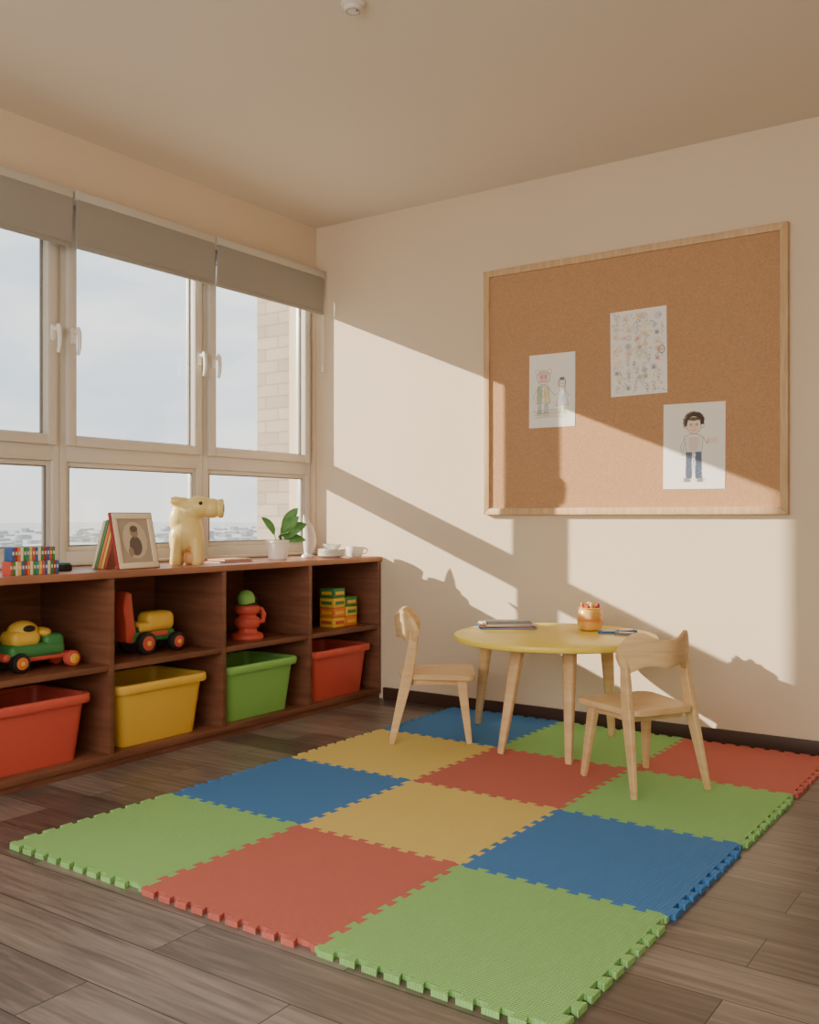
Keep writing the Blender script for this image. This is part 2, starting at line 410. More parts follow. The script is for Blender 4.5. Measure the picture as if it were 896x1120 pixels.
# bins
def bin_(m, y, lab):
    t = thing('storage_bin', lab, 'storage bin', (0.275, y, BZ), group='plastic bins in the shelf')
    def ring(w, d, r, z, bm): return [bm.verts.new((p[0], p[1], z)) for p in rrect(d, w, r)]
    bm = B()
    prof = [(0.40, 0.29, 0.035, 0.0), (0.405, 0.295, 0.04, 0.006), (0.465, 0.335, 0.045, 0.235), (0.452, 0.322, 0.04, 0.235), (0.392, 0.282, 0.035, 0.012)]
    rs = [ring(w, d, r, z, bm) for (w, d, r, z) in prof]
    for a, b in zip(rs, rs[1:]):
        for i in range(len(a)):
            j = (i+1) % len(a); bm.faces.new((a[i], a[j], b[j], b[i]))
    bm.faces.new(list(reversed(rs[0]))); bm.faces.new(rs[-1])
    fin('bin_body', bm, m, t)
    bm = B()
    prof = [(0.468, 0.338, 0.046, 0.222), (0.500, 0.366, 0.05, 0.222), (0.506, 0.372, 0.052, 0.23), (0.506, 0.372, 0.052, 0.25), (0.498, 0.364, 0.05, 0.257), (0.462, 0.332, 0.044, 0.257), (0.455, 0.325, 0.042, 0.25), (0.455, 0.325, 0.042, 0.232)]
    rs = [ring(w, d, r, z, bm) for (w, d, r, z) in prof]
    for a, b in zip(rs, rs[1:]+rs[:1]):
        for i in range(len(a)):
            j = (i+1) % len(a); bm.faces.new((a[i], a[j], b[j], b[i]))
    fin('rim', bm, m, t)
    return t
bin_(P_red, -0.312, 'red plastic storage bin in the end cubby by the wall')
bin_(P_grn, -0.915, 'bright green plastic storage bin next to a red one')
bin_(P_yel, -1.52, 'yellow plastic storage bin inside the wooden cubby shelf')
bin_(P_red, -2.135, 'red plastic storage bin beside the yellow bin')

# ------------------------------------------------------------ foam mat
U = Vector((0.611, -0.008)); V = Vector((0.002, 0.634)); ctr = Vector((1.885, -1.637))
def G(i, j): return ctr + U*(i-1.5) + V*(j-1.5)
def seam(p0, p1):
    d = p1-p0; L_ = d.length; d = d/L_; n = Vector((-d.y, d.x)); m_ = 0.028; N_ = 9; P_ = (L_-2*m_)/N_; a = 0.0115; q = 0.0055
    pts = [p0.copy()]
    def add(u, o): pts.append(p0+d*u+n*o)
    add(m_*0.6, 0); add(m_*0.6, -a)
    for k in range(N_):
        u0 = m_+P_*k
        add(u0+0.5*P_+q, -a); add(u0+0.5*P_-q, a); add(u0+P_+q if k < N_-1 else u0+P_+q*0.6, a)
        if k < N_-1: add(u0+P_-q, -a)
    add(L_-m_*0.35, 0); pts.append(p1.copy())
    return pts
cols = [[FG, FR, FG], [FB, FY, FB], [FY, FR, FG], [FB, FG, FR]]
cn = {FG: 'green', FR: 'red', FB: 'blue', FY: 'yellow'}
for j in range(4):
    for i in range(3):
        bot = seam(G(i, j), G(i+1, j)); top = seam(G(i, j+1), G(i+1, j+1))
        lef = seam(G(i, j), G(i, j+1)); rig = seam(G(i+1, j), G(i+1, j+1))
        outl = bot[:-1]+rig[:-1]+list(reversed(top))[:-1]+list(reversed(lef))[:-1]
        c = (G(i, j)+G(i+1, j+1))/2
        pts = [((p.x-c.x)*0.9985, (p.y-c.y)*0.9985) for p in outl]
        bm = B(); bprism(bm, pts, 0.0, 0.014, bev=0.0014, seg=1)
        where = 'at the free edge of the mat' if j == 0 else ('at the wall end of the mat' if j == 3 else 'within the patchwork play mat')
        info(fin('foam_mat_tile', bm, cols[j][i], loc=(c.x, c.y, 0.0), smooth=False), cn[cols[j][i]]+' interlocking foam tile '+where, 'foam tile', 'interlocking foam play mat tiles')
FZ = 0.0142

# ------------------------------------------------------------ table
T = thing('round_table', "low round child's table, yellow top on splayed pale wooden legs", 'table', (1.80, -0.56, FZ))
bm = B(); R = 0.43
blathe(bm, [(0, 0.462), (R-0.012, 0.462), (R-0.003, 0.466), (R, 0.474), (R, 0.480), (R-0.003, 0.487), (R-0.010, 0.490), (0, 0.490)], seg=96)
fin('table_top', bm, M_tabletop, T)
legs = [((1.656, -0.770), (1.700, -0.690)), ((1.966, -0.771), (1.925, -0.675)), ((1.275, -0.315), (1.405, -0.445)), ((1.915, -0.215), (1.92, -0.29))]
for (b, t) in legs:
    bm = B()
    bl = Vector((b[0]-1.8, b[1]+0.56, 0)); tl = Vector((t[0]-1.8, t[1]+0.56, 0.463))
    btube(bm, [bl, bl.lerp(tl, 0.03), bl.lerp(tl, 0.5), bl.lerp(tl, 0.9), tl], [0.013, 0.015, 0.022, 0.028, 0.029], seg=24, sq=0.6, flat=0.8)
    fin('leg', bm, M_birch, T)
TT = FZ+0.490

# ------------------------------------------------------------ chairs
def chair(loc, rz, lab):
    t = thing('childs_chair', lab, 'chair', (loc[0], loc[1], FZ), rz, 'small wooden chairs at the round table')
    bm = B()
    out = []
    for (x, y) in rrect(0.33, 0.33, 0.035, 8):
        k = 1.0+0.12*(x/0.16)
        out.append((x, y*k*0.93))
    bprism(bm, out, 0.278, 0.299, bev=0.0035, seg=2)
    fin('seat', bm, M_birch, t)
    bm = B()
    for sy in (-1, 1): bbox(bm, (0.0, sy*0.112, 0.264), (0.22, 0.018, 0.028), bev=0.003)
    for sx in (-1, 1): bbox(bm, (sx*0.108, 0, 0.264), (0.018, 0.223, 0.028), bev=0.003)
    fin('apron', bm, M_birch, t)
    for sy in (-1, 1):
        bm = B(); btube(bm, [(0.140, sy*0.145, 0), (0.1385, sy*0.144, 0.010), (0.106, sy*0.120, 0.278)], [0.011, 0.013, 0.023], 28, flat=0.66, sq=0.28)
        fin('leg', bm, M_birch, t)
        bm = B(); btube(bm, [(-0.200, sy*0.162, 0), (-0.198, sy*0.161, 0.010), (-0.134, sy*0.140, 0.28), (-0.112, sy*0.134, 0.40), (-0.102, sy*0.132, 0.49)],
            [0.012, 0.014, 0.025, 0.022, 0.016], 28, flat=0.50, sq=0.28)
        fin('leg', bm, M_birch, t)
    # solid back panel: raised rounded shoulders, dipped centre, arched lower edge
    bm = B(); nu, nv = 64, 14; th = 0.021
    def edges(u):
        a = abs(u)
        k = math.sqrt(max(0.0, 1-a**7))
        zt = 0.548+0.030*math.exp(-((a-0.68)/0.28)**2)
        zb = 0.456-0.038*math.exp(-((a-0.86)/0.22)**2)-0.010*math.exp(-(a/0.22)**2)
        m_ = 0.492
        return m_+(zb-m_)*k, m_+(zt-m_)*k
    def pt(u, v, o):
        zb, zt = edges(u)
        z = zb+(zt-zb)*v
        x = -0.176+0.088*abs(u)**1.8 - 0.10*(z-0.46)+o
        return Vector((x, 0.156*u, z))
    gr = {}
    for a in range(nu+1):
        for b in range(nv+1):
            for s_ in (0, 1):
                uu = math.sin((-1+2*a/nu)*0.999*math.pi/2)
                edge = b in (0, nv) or a in (0, nu)
                gr[a, b, s_] = bm.verts.new(pt(uu, b/nv, (s_-0.5)*th*(0.7 if edge else 1)))
    for a in range(nu):
        for b in range(nv):
            bm.faces.new((gr[a, b, 0], gr[a+1, b, 0], gr[a+1, b+1, 0], gr[a, b+1, 0]))
            bm.faces.new((gr[a, b, 1], gr[a, b+1, 1], gr[a+1, b+1, 1], gr[a+1, b, 1]))
    for a in range(nu):
        for b in (0, nv): bm.faces.new((gr[a, b, 0], gr[a+1, b, 0], gr[a+1, b, 1], gr[a, b, 1]))
    for b in range(nv):
        for a in (0, nu): bm.faces.new((gr[a, b, 0], gr[a, b+1, 0], gr[a, b+1, 1], gr[a, b, 1]))
    fin('backrest', bm, M_birch, t, ang=45)
    return t
chair((1.262, -0.650), math.radians(33), "small pale wooden child's chair facing the table beside the shelf")
chair((2.278, -0.838), math.radians(148), "small pale wooden child's chair with its back to the open room")

# ------------------------------------------------------------ cork board and drawings
cb = thing('cork_board', 'large cork pinboard with pale wooden frame on the wall', 'notice board', (1.884, 0, 1.0135))
BW, BH, fw = 1.488, 1.242, 0.033
bm = B(); bbox(bm, (0, -0.010, BH/2), (BW-0.04, 0.020, BH-0.04)); fin('cork_panel', bm, M_cork, cb, smooth=False)
bm = B()
for (o0, o1, i0, i1) in ((( -BW/2, 0), (BW/2, 0), (-BW/2+fw, fw), (BW/2-fw, fw)), ((-BW/2, BH), (BW/2, BH), (-BW/2+fw, BH-fw), (BW/2-fw, BH-fw))):
    bprism(bm, [o0, o1, i1, i0], -0.032, 0.0, plane='xz', bev=0.003)
for (o0, o1, i0, i1) in (((-BW/2, 0), (-BW/2, BH), (-BW/2+fw, fw), (-BW/2+fw, BH-fw)), ((BW/2, 0), (BW/2, BH), (BW/2-fw, fw), (BW/2-fw, BH-fw))):
    bprism(bm, [o0, o1, i1, i0], -0.032, 0.0, plane='xz', bev=0.003)
fin('frame', bm, M_oak, cb)

D_pink = mat('crayon_pink', srgb(232, 184, 172), 0.8); D_dark = mat('crayon_dark', srgb(112, 108, 110), 0.8)
D_blue = mat('crayon_blue', srgb(98, 128, 172), 0.8); D_yel = mat('crayon_yellow', srgb(234, 206, 116), 0.8)
D_grey = mat('crayon_grey', srgb(184, 180, 176), 0.8); D_skin = mat('crayon_skin', srgb(240, 216, 194), 0.8)
D_grn = mat('crayon_green', srgb(146, 180, 120), 0.8); D_red = mat('crayon_red', srgb(214, 124, 106), 0.8); D_hair = mat('crayon_brown', srgb(88, 70, 60), 0.8)
D_navy = mat('crayon_navy', srgb(78, 92, 124), 0.8)
DM = [D_dark, D_pink, D_blue, D_yel, D_grey, D_skin, D_grn, D_red, D_hair, M_paper, D_navy]
jr = random.Random(11)
class Draw:
    def __init__(s): s.bm = B(); s.k = 0
    def y(s): s.k += 1; return -0.0016-0.000012*(s.k % 90)
    def poly(s, pts, mi):
        y = s.y()
        f = s.bm.faces.new([s.bm.verts.new((p[0], y, p[1])) for p in pts]); f.material_index = mi
    def ell(s, c, rx, rz, mi, n=18): s.poly([(c[0]+rx*math.cos(2*math.pi*i/n), c[1]+rz*math.sin(2*math.pi*i/n)) for i in range(n)], mi)
    def segs(s, pairs, mi, w):
        y = s.y()
        for a, b in pairs:
            a = Vector(a); b = Vector(b); d = b-a
            if d.length < 1e-6: continue
            n = Vector((-d.y, d.x)).normalized()*w/2
            f = s.bm.faces.new([s.bm.verts.new((q.x, y, q.y)) for q in (a-n, b-n, b+n, a+n)]); f.material_index = mi
    def line(s, pts, mi, w=0.0016):
        pts = [(p[0]+jr.uniform(-.0007, .0007), p[1]+jr.uniform(-.0007, .0007)) for p in pts]
        s.segs(list(zip(pts, pts[1:])), mi, w)
    def ring(s, c, rx, rz, mi, w=0.0015, n=20): s.line([(c[0]+rx*math.cos(2*math.pi*i/n), c[1]+rz*math.sin(2*math.pi*i/n)) for i in range(n+1)], mi, w)
    def hatch(s, x0, x1, z0, z1, mi, n=14, w=0.0016, sl=0.25):
        sp = (z1-z0)/max(1, n-1); w = min(w, abs(sp)*0.85)
        s.segs([((x0+jr.uniform(0, 0.004), z0+sp*i), (x1-jr.uniform(0, 0.004), z0+sp*i+0.0004)) for i in range(n)], mi, w)
def paper(loc, w, h, tilt, lab, d):
    t = thing('drawing_sheet', lab, 'drawing', loc, 0, "children's drawings on the cork board")
    t.rotation_euler = (0, tilt, 0)
    bm = B(); bbox(bm, (0, -0.0007, h/2), (w, 0.0013, h)); fin('paper_sheet', bm, M_paper, t, smooth=False)
    bmesh.ops.triangulate(d.bm, faces=d.bm.faces[:])
    me = bpy.data.meshes.new('crayon_drawing'); d.bm.to_mesh(me); d.bm.free()
    for m in DM: me.materials.append(m)
    o = bpy.data.objects.new('crayon_drawing', me); C.objects.link(o); o.parent = t
    return t
# sheet 1
d = Draw()
for k in range(9): d.line([(-0.105+jr.uniform(0, .02), 0.045+0.005*k), (-0.02, 0.050+0.005*k), (0.10-jr.uniform(0, .03), 0.046+0.005*k)], [4, 6, 3][k % 3])
d.hatch(-0.07, -0.02, 0.222, 0.272, 1, 16, 0.0026); d.ring((-0.045, 0.245), 0.036, 0.034, 0); d.ring((-0.045, 0.245), 0.033, 0.036, 4)
d.ring((-0.057, 0.25), 0.006, 0.007, 0); d.ring((-0.033, 0.25), 0.006, 0.007, 0); d.ell((-0.057, 0.25), 0.002, 0.003, 0); d.ell((-0.033, 0.25), 0.002, 0.003, 0)
d.ring((-0.078, 0.275), 0.011, 0.012, 7); d.ring((-0.012, 0.275), 0.011, 0.012, 7); d.line([(-0.058, 0.228), (-0.045, 0.222), (-0.032, 0.229)], 7)
d.hatch(-0.08, -0.05, 0.125, 0.20, 6, 18, 0.0028); d.hatch(-0.045, -0.018, 0.125, 0.20, 3, 18, 0.0028); d.ring((-0.047, 0.165), 0.012, 0.014, 0)
d.line([(-0.085, 0.12), (-0.01, 0.12), (-0.02, 0.205), (-0.072, 0.205), (-0.085, 0.12)], 0); d.line([(-0.083, 0.122), (-0.012, 0.118), (-0.022, 0.207), (-0.07, 0.203)], 4)
for x in (-0.066, -0.03): d.hatch(x-.008, x+.008, 0.075, 0.115, 2, 10, 0.002); d.line([(x-.008, 0.12), (x-0.01, 0.07), (x+0.01, 0.07), (x+.008, 0.12)], 0); d.ring((x, 0.066), 0.015, 0.006, 0)
d.line([(-0.075, 0.195), (-0.098, 0.16), (-0.10, 0.14)], 0); d.line([(-0.018, 0.195), (0.005, 0.165), (0.02, 0.155)], 0)
d.ring((0.055, 0.215), 0.020, 0.026, 8); d.hatch(0.034, 0.044, 0.18, 0.23, 8, 12, 0.002); d.hatch(0.066, 0.076, 0.18, 0.23, 8, 12, 0.002); d.hatch(0.042, 0.068, 0.226, 0.24, 8, 8, 0.0014); d.ring((0.055, 0.208), 0.014, 0.018, 5)
d.ell((0.05, 0.211), 0.0015, 0.0025, 0); d.ell((0.06, 0.211), 0.0015, 0.0025, 0); d.line([(0.05, 0.2), (0.055, 0.197), (0.06, 0.2)], 7)
d.hatch(0.038, 0.074, 0.11, 0.18, 4, 18, 0.0024); d.hatch(0.044, 0.068, 0.11, 0.18, 2, 10); d.line([(0.022, 0.105), (0.09, 0.105), (0.066, 0.185), (0.046, 0.185), (0.022, 0.105)], 0)
d.line([(0.046, 0.18), (0.02, 0.155)], 0); d.line([(0.066, 0.18), (0.093, 0.15)], 0); d.line([(0.047, 0.105), (0.045, 0.07), (0.038, 0.068)], 0); d.line([(0.066, 0.105), (0.068, 0.07), (0.075, 0.068)], 0)
paper((1.521, -0.0205, 1.442), 0.247, 0.36, 0.005, "white sheet with a child's drawing of two figures holding hands", d)
# sheet 2
d = Draw(); rr = random.Random(3)
for r_ in range(9):
    for c_ in range(5):
        x = -0.098+0.046*c_+rr.uniform(-.014, .014); z = 0.034+0.040*r_+rr.uniform(-.012, .012); col = rr.choice([2, 2, 3, 3, 3, 7, 6, 2, 1]); kind = rr.randint(0, 4); q = rr.uniform(0.7, 1.3)
        if kind == 0:
            for k in range(6): d.ring((x+0.009*q*math.cos(k*1.047), z+0.009*q*math.sin(k*1.047)), 0.0050*q, 0.0050*q, col, 0.0018, 8)
            d.ell((x, z), 0.004, 0.004, 3, 10); d.line([(x, z-0.012), (x+0.003, z-0.028)], 6)
        elif kind == 1:
            d.ring((x, z), 0.015*q, 0.012*q, 4); d.ring((x, z), 0.008*q, 0.007*q, col, .002)
        elif kind == 2:
            d.hatch(x-.010, x+.010, z-.008, z+.005, col, 6, 0.0018); d.line([(x-0.013*q, z-0.01), (x-0.013*q, z+0.006), (x, z+0.016*q), (x+0.013*q, z+0.006), (x+0.013*q, z-0.01), (x-0.013*q, z-0.01)], 4, 0.0013)
        elif kind == 3:
            d.line([(x+0.016*q*math.cos(t*0.6)*(1-t/26), z+0.016*q*math.sin(t*0.6)*(1-t/26)) for t in range(24)], rr.choice([2, 3, 4]), 0.0016)
        else:
            d.ring((x, z+.008), 0.006, 0.007, 0, 0.0012); d.line([(x, z), (x, z-0.012), (x-.006, z-.02)], 0, 0.0012); d.line([(x, z-.012), (x+.006, z-.02)], 0, 0.0012); d.line([(x-.009, z-.003), (x+.009, z-.002)], 0, .0012)
d.ring((0.112, 0.20), 0.013, 0.018, 2, 0.004); d.ell((0.112, 0.20), 0.006, 0.009, 3)
for k in range(150):
    x, z = rr.uniform(-.122, .122), rr.uniform(.012, .385); d.line([(x, z), (x+rr.uniform(-.016, .016), z+rr.uniform(-.016, .016)), (x+rr.uniform(-.016, .016), z+rr.uniform(-.016, .016))], rr.choice([4, 4, 2, 7, 3, 3, 4]), 0.0015)
paper((1.966, -0.0205, 1.568), 0.272, 0.397, -0.012, 'white sheet covered in small flower and house doodles', d)
# sheet 3
d = Draw()
for lay in range(3):
    hp = []
    for k in range(50):
        a = 0.078*k-0.35; r0 = jr.uniform(.96, 1.12)
        hp.append(((0.030*math.cos(a)*r0, 0.297+0.028*math.sin(a)*r0), (0.046*math.cos(a+.16)*r0, 0.301+0.044*math.sin(a+.16)*r0)))
    d.segs(hp, 8, 0.0026)
d.ell((0, 0.282), 0.031, 0.033, 5, 24); d.ring((0.0, 0.282), 0.033, 0.036, 0); d.ring((-0.039, 0.282), 0.007, 0.010, 0); d.ring((0.039, 0.282), 0.007, 0.010, 0)
d.segs([((-0.028+0.0040*k, 0.322), (-0.026+0.0037*k, 0.303+0.003*(k % 2)+0.0006*abs(k-7))) for k in range(15)], 8, 0.0034)
d.ring((-0.013, 0.288), 0.0062, 0.006, 0); d.ring((0.013, 0.288), 0.0062, 0.006, 0); d.ell((-0.013, 0.288), 0.0026, 0.0036, 0); d.ell((0.013, 0.288), 0.0026, 0.0036, 0)
d.line([(-0.011, 0.267), (-0.004, 0.262), (0.005, 0.262), (0.011, 0.268)], 7, 0.002); d.line([(0, 0.282), (0.003, 0.275), (-0.001, 0.274)], 0, 0.0013)
d.hatch(-0.034, 0.034, 0.172, 0.232, 4, 10, 0.0012); d.hatch(-0.02, 0.02, 0.176, 0.228, 1, 9, 0.0018)
d.line([(-0.034, 0.165), (0.036, 0.165), (0.042, 0.232), (0.014, 0.246), (-0.014, 0.246), (-0.042, 0.235), (-0.034, 0.165)], 0)
d.line([(-0.04, 0.232), (-0.060, 0.19), (-0.052, 0.150), (-0.044, 0.152), (-0.048, 0.188), (-0.036, 0.21)], 0); d.line([(0.04, 0.232), (0.062, 0.200), (0.066, 0.225)], 0)
for s_ in (-1, 1):
    d.hatch(min(s_*.006, s_*.037), max(s_*.006, s_*.037), 0.050, 0.163, 10, 38, 0.0026); d.line([(s_*0.034, 0.165), (s_*0.038, 0.048), (s_*0.010, 0.048), (0, 0.13)], 0)
    d.ring((s_*0.030, 0.040), 0.020, 0.009, 0); d.hatch(min(s_*.015, s_*.045), max(s_*.015, s_*.045), 0.034, 0.045, 0, 5, 0.0020)
for k in range(6): d.ring((0.062+0.008*k, 0.212+0.004*(k % 2)), 0.005, 0.009, 1, 0.0014, 8)
paper((2.222, -0.0205, 1.128), 0.28, 0.385, 0.006, "white sheet with a child's drawing of a dark-haired boy", d)

# ------------------------------------------------------------ smoke detector
bm = B(); blathe(bm, [(0, 0), (0.026, 0), (0.030, 0.003), (0.032, 0.012), (0.038, 0.015), (0.041, 0.019), (0.041, 0.026), (0, 0.026)])
sd = fin('smoke_detector', bm, M_pvc, loc=(1.686, -1.806, H-0.026)); info(sd, 'small round white smoke detector on the ceiling', 'smoke detector')
bm = B(); bcyl(bm, (0.016, 0, -0.001), 0.004, 0.004); blathe(bm, [(0.020, 0.0005), (0.022, -0.001), (0.024, 0.0005)]); fin('sensor_grille', bm, P_grey, sd)

# ------------------------------------------------------------ books helper
def book(name, w, h, t, m, loc, rot, lab, cat='book', group=None):
    """lying book: w along x, h along y, t along z, spine at -x"""
    e = thing(name, lab, cat, loc, 0, group); e.rotation_euler = rot
    bm = B(); c = 0.0022
    bbox(bm, (0, 0, c/2), (w, h, c), bev=0.0006, seg=1); bbox(bm, (0, 0, t-c/2), (w, h, c), bev=0.0006, seg=1); bbox(bm, (-w/2+c/2, 0, t/2), (c, h, t), bev=0.0006, seg=1)
    fin('book_cover', bm, m, e, smooth=False)
    bm = B(); bbox(bm, (0.0, 0, t/2), (w-2*c-0.003, h-0.006, t-2*c)); fin('pages', bm, M_paper, e, smooth=False)
    return e

# coloured upright blocks on the shelf top (two tiers)
pal = [P_red, P_yel, P_blu, P_dgr, P_cream, P_org, P_teal, P_dred]; pn = ['red', 'yellow', 'blue', 'dark green', 'cream', 'orange', 'teal', 'dark red']
meshes = {}
def block_mesh(k):
    if k not in meshes:
        bm = B(); bbox(bm, (0, 0, 0.026), (0.05, 0.0115, 0.052), bev=0.0015); bbox(bm, (0.0255, 0, 0.030), (0.001, 0.006, 0.012), mi=1)
        o = fin('toy_block', bm, [pal[k], P_cream]); meshes[k] = o.data; bpy.data.objects.remove(o)
    return meshes[k]
for tier in range(2):
    for q in range(17 if tier == 0 else 15):
        k = [0, 3, 4, 1, 2, 7, 5, 4, 3, 6, 1, 0, 2, 4, 3, 7, 2][(q+tier*4) % 17]
        o = bpy.data.objects.new('toy_block', block_mesh(k)); C.objects.link(o)
        o.location = (0.395, -2.220+0.0122*q+(0.008 if tier else 0), TZ+0.0525*tier)
        info(o, 'thin %s wooden block standing upright in a %s row' % (pn[k], 'lower' if tier == 0 else 'stacked upper'), 'toy block', 'coloured wooden blocks on the shelf top')
bm = B(); bbox(bm, (0, 0, 0.013), (0.05, 0.05, 0.026), bev=0.004); bbox(bm, (0, 0, 0.029), (0.04, 0.04, 0.008), mi=1, bev=0.002)
info(fin('small_box', bm, [P_blk, P_teal], loc=(0.28, -1.90, TZ), rot=(0, 0, 0.3)), 'small dark box with teal lid on the shelf top', 'box')

# upright leaning books, spines to the room, and a framed picture in front of them
rdir = Vector((0.82, 0.57, 0)); lean = math.radians(14)
for k, (m, nme) in enumerate(((P_cream, 'cream'), (P_dgr, 'green'), (P_org, 'orange'), (P_yel, 'yellow'), (P_dred, 'dark red'))):
    hgt = 0.205+0.004*(k % 3); th = 0.0115; wd_ = 0.13
    Z = Vector((rdir.x*math.cos(lean), rdir.y*math.cos(lean), -math.sin(lean)))
    Y = Vector((rdir.x*math.sin(lean), rdir.y*math.sin(lean), math.cos(lean)))
    X = Y.cross(Z)
    p = Vector((0.262, -1.752, TZ)) + rdir*(0.0122*k/math.cos(lean))
    e = book('picture_book', wd_, hgt, th, m, (0, 0, 0), (0, 0, 0), nme+' thin picture book standing upright, leaning by the framed picture', 'book', 'picture books leaning on the shelf top')
    if X.dot(Vector((-0.57, 0.82, 0))) < 0: X = -X; Z = -Z; p = p - Z*th
    M = Matrix((X, Y, Z)).transposed().to_4x4()
    zmin = min((M.to_3x3() @ Vector((0, -hgt/2, zz))).z for zz in (0, th))
    cpos = p + X*(wd_/2) + Y*(hgt/2)
    cpos.z = TZ - zmin + 0.0004
    e.matrix_world = Matrix.Translation(cpos) @ M
fr = thing('framed_picture', 'cream framed picture with red edge leaning on the shelf top', 'picture', (0.41, -1.625, TZ+0.003), math.radians(93))
tilt = Matrix.Rotation(math.radians(-13), 3, 'X')
FWd, FHt = 0.215, 0.235
bm = B()
for (c, s_) in (((0, 0, 0.012), (FWd, 0.012, 0.024)), ((0, 0, FHt-0.012), (FWd, 0.012, 0.024)), ((-FWd/2+0.012, 0, FHt/2), (0.024, 0.012, FHt-0.048)), ((FWd/2-0.012, 0, FHt/2), (0.024, 0.012, FHt-0.048))):
    bbox(bm, tilt @ Vector(c), s_, rot=tilt, bev=0.002)
fin('frame_moulding', bm, P_cream, fr)
bm = B()
for (c, s_) in (((0, 0.004, 0.001), (FWd+0.010, 0.014, 0.007)), ((0, 0.004, FHt), (FWd+0.010, 0.014, 0.007)), ((-FWd/2-0.001, 0.004, FHt/2), (0.007, 0.014, FHt)), ((FWd/2+0.001, 0.004, FHt/2), (0.007, 0.014, FHt))):
    bbox(bm, tilt @ Vector(c), s_, rot=tilt)
fin('frame_edge', bm, P_dred, fr, smooth=False)
bm = B(); bbox(bm, tilt @ Vector((0, 0.002, FHt/2)), (FWd-0.042, 0.005, FHt-0.042), rot=tilt)
def fpt(x, z, k=0): return tilt @ Vector((x, -0.0012-0.0003*k, z))
def fell(cx, cz, rx, rz, mi, k):
    vs = [bm.verts.new(fpt(cx+rx*math.cos(i*0.4488), cz+rz*math.sin(i*0.4488), k)) for i in range(14)]
    f = bm.faces.new(vs); f.material_index = mi
fell(0, 0.12, 0.066, 0.080, 1, 1); fell(0, 0.155, 0.022, 0.026, 2, 2); fell(0, 0.095, 0.034, 0.042, 3, 2); fell(0, 0.168, 0.021, 0.014, 3, 3); fell(-0.03, 0.07, 0.014, 0.02, 2, 3)
fin('picture', bm, [mat('picture_bg', srgb(176, 160, 142), 0.6), mat('picture_mid', srgb(206, 190, 168), 0.6), mat('picture_tone', srgb(160, 138, 118), 0.6), mat('picture_dark', srgb(104, 92, 84), 0.6)], fr, smooth=False)
bm = B(); btube(bm, [(0.05, 0.046, 0.17), (0.05, 0.10, 0.003)], 0.004, 8); fin('easel_stand', bm, P_cream, fr)

# yellow toy animal
ta = thing('toy_animal', 'chunky glossy pale yellow toy animal with big blunt head', 'toy', (0.30, -1.235, TZ), math.radians(40))
bm = B()
bsph(bm, (-0.020, 0, 0.150), 1, (0.074, 0.064, 0.090)); bsph(bm, (-0.042, 0, 0.205), 1, (0.060, 0.056, 0.080)); bsph(bm, (-0.005, 0, 0.245), 1, (0.062, 0.056, 0.050))
bsph(bm, (0.035, 0, 0.264), 1, (0.072, 0.062, 0.050)); bsph(bm, (0.090, 0, 0.258), 1, (0.052, 0.052, 0.046)); bsph(bm, (-0.045, 0.0, 0.280), 1, (0.048, 0.046, 0.028))
bsph(bm, (-0.058, 0, 0.115), 1, (0.044, 0.056, 0.078)); bsph(bm, (0.010, 0, 0.115), 1, (0.046, 0.056, 0.060))
o = fin('toy_body', bm, P_toy, ta)
rm = o.modifiers.new('r', 'REMESH'); rm.mode = 'VOXEL'; rm.voxel_size = 0.0045; rm.use_smooth_shade = True
sm = o.modifiers.new('s', 'SMOOTH'); sm.iterations = 6
for (x, y) in ((-0.066, -0.034), (-0.066, 0.034), (0.026, -0.032), (0.026, 0.032)):
    bm = B(); btube(bm, [(x, y, 0), (x, y, 0.008), (x, y, 0.03), (x*0.95, y, 0.07), (x*0.85, y, 0.12)], [0.023, 0.028, 0.027, 0.026, 0.029], 18); fin('leg', bm, P_toy, ta)
bm = B(); bcyl(bm, (0.132, 0, 0.257), 0.044, 0.026, 'x', bev=0.009); bcyl(bm, (0.145, 0, 0.257), 0.019, 0.006, 'x', mi=1, bev=0.001); fin('snout', bm, [P_toy, P_tan], ta)
for sy in (-1, 1):
    bm = B(); bsph(bm, (-0.066, sy*0.040, 0.290), 1, (0.028, 0.012, 0.020)); fin('ear', bm, P_toy, ta)
    bm = B(); bsph(bm, (0.048, sy*0.059, 0.280), 0.0085); fin('eye', bm, P_blk, ta)
bm = B(); bbox(bm, (0.004, -0.006, 0.030), (0.062, 0.10, 0.060), bev=0.018, seg=4); bsph(bm, (0.0, 0, 0.085), 1, (0.035, 0.045, 0.035)); fin('orange_base_piece', bm, P_tan, ta)

# flat books
for k, (m, nme, w_, h_) in enumerate(((P_dred, 'dark red', 0.12, 0.22), (P_tan, 'tan', 0.11, 0.19))):
    book('flat_book', w_, h_, 0.009, m, (0.28, -0.985+0.006*k, TZ+0.0093*k), (0, 0, 0.1*k), nme+' thin book lying flat on the shelf top', 'book', 'thin books lying on the shelf top')

# potted plant
pp = thing('potted_plant', 'small green broad-leaved plant in a white ceramic pot', 'potted plant', (0.30, -0.655, TZ))
bm = B(); blathe(bm, [(0, 0), (0.044, 0), (0.048, 0.004), (0.056, 0.085), (0.060, 0.088), (0.060, 0.102), (0.053, 0.102), (0.050, 0.086), (0, 0.086)]); fin('pot', bm, P_white, pp)
bm = B(); blathe(bm, [(0, 0.09), (0.03, 0.091), (0.0495, 0.088)]); fin('soil', bm, P_soil, pp)
specs = [(0.45, 0.19, 1.05, 1.4), (0.90, 0.19, 0.75, 1.4), (0.30, 0.16, 0.70, 1.4), (0.65, 0.14, 0.40, 1.2), (3.9, 0.17, 1.25, 0.9), (-0.4, 0.13, 0.75, 1.2), (1.5, 0.16, 1.0, 1.2), (0.6, 0.22, 1.20, 1.3)]
facing = Vector((0.72, -0.45, 0.53))
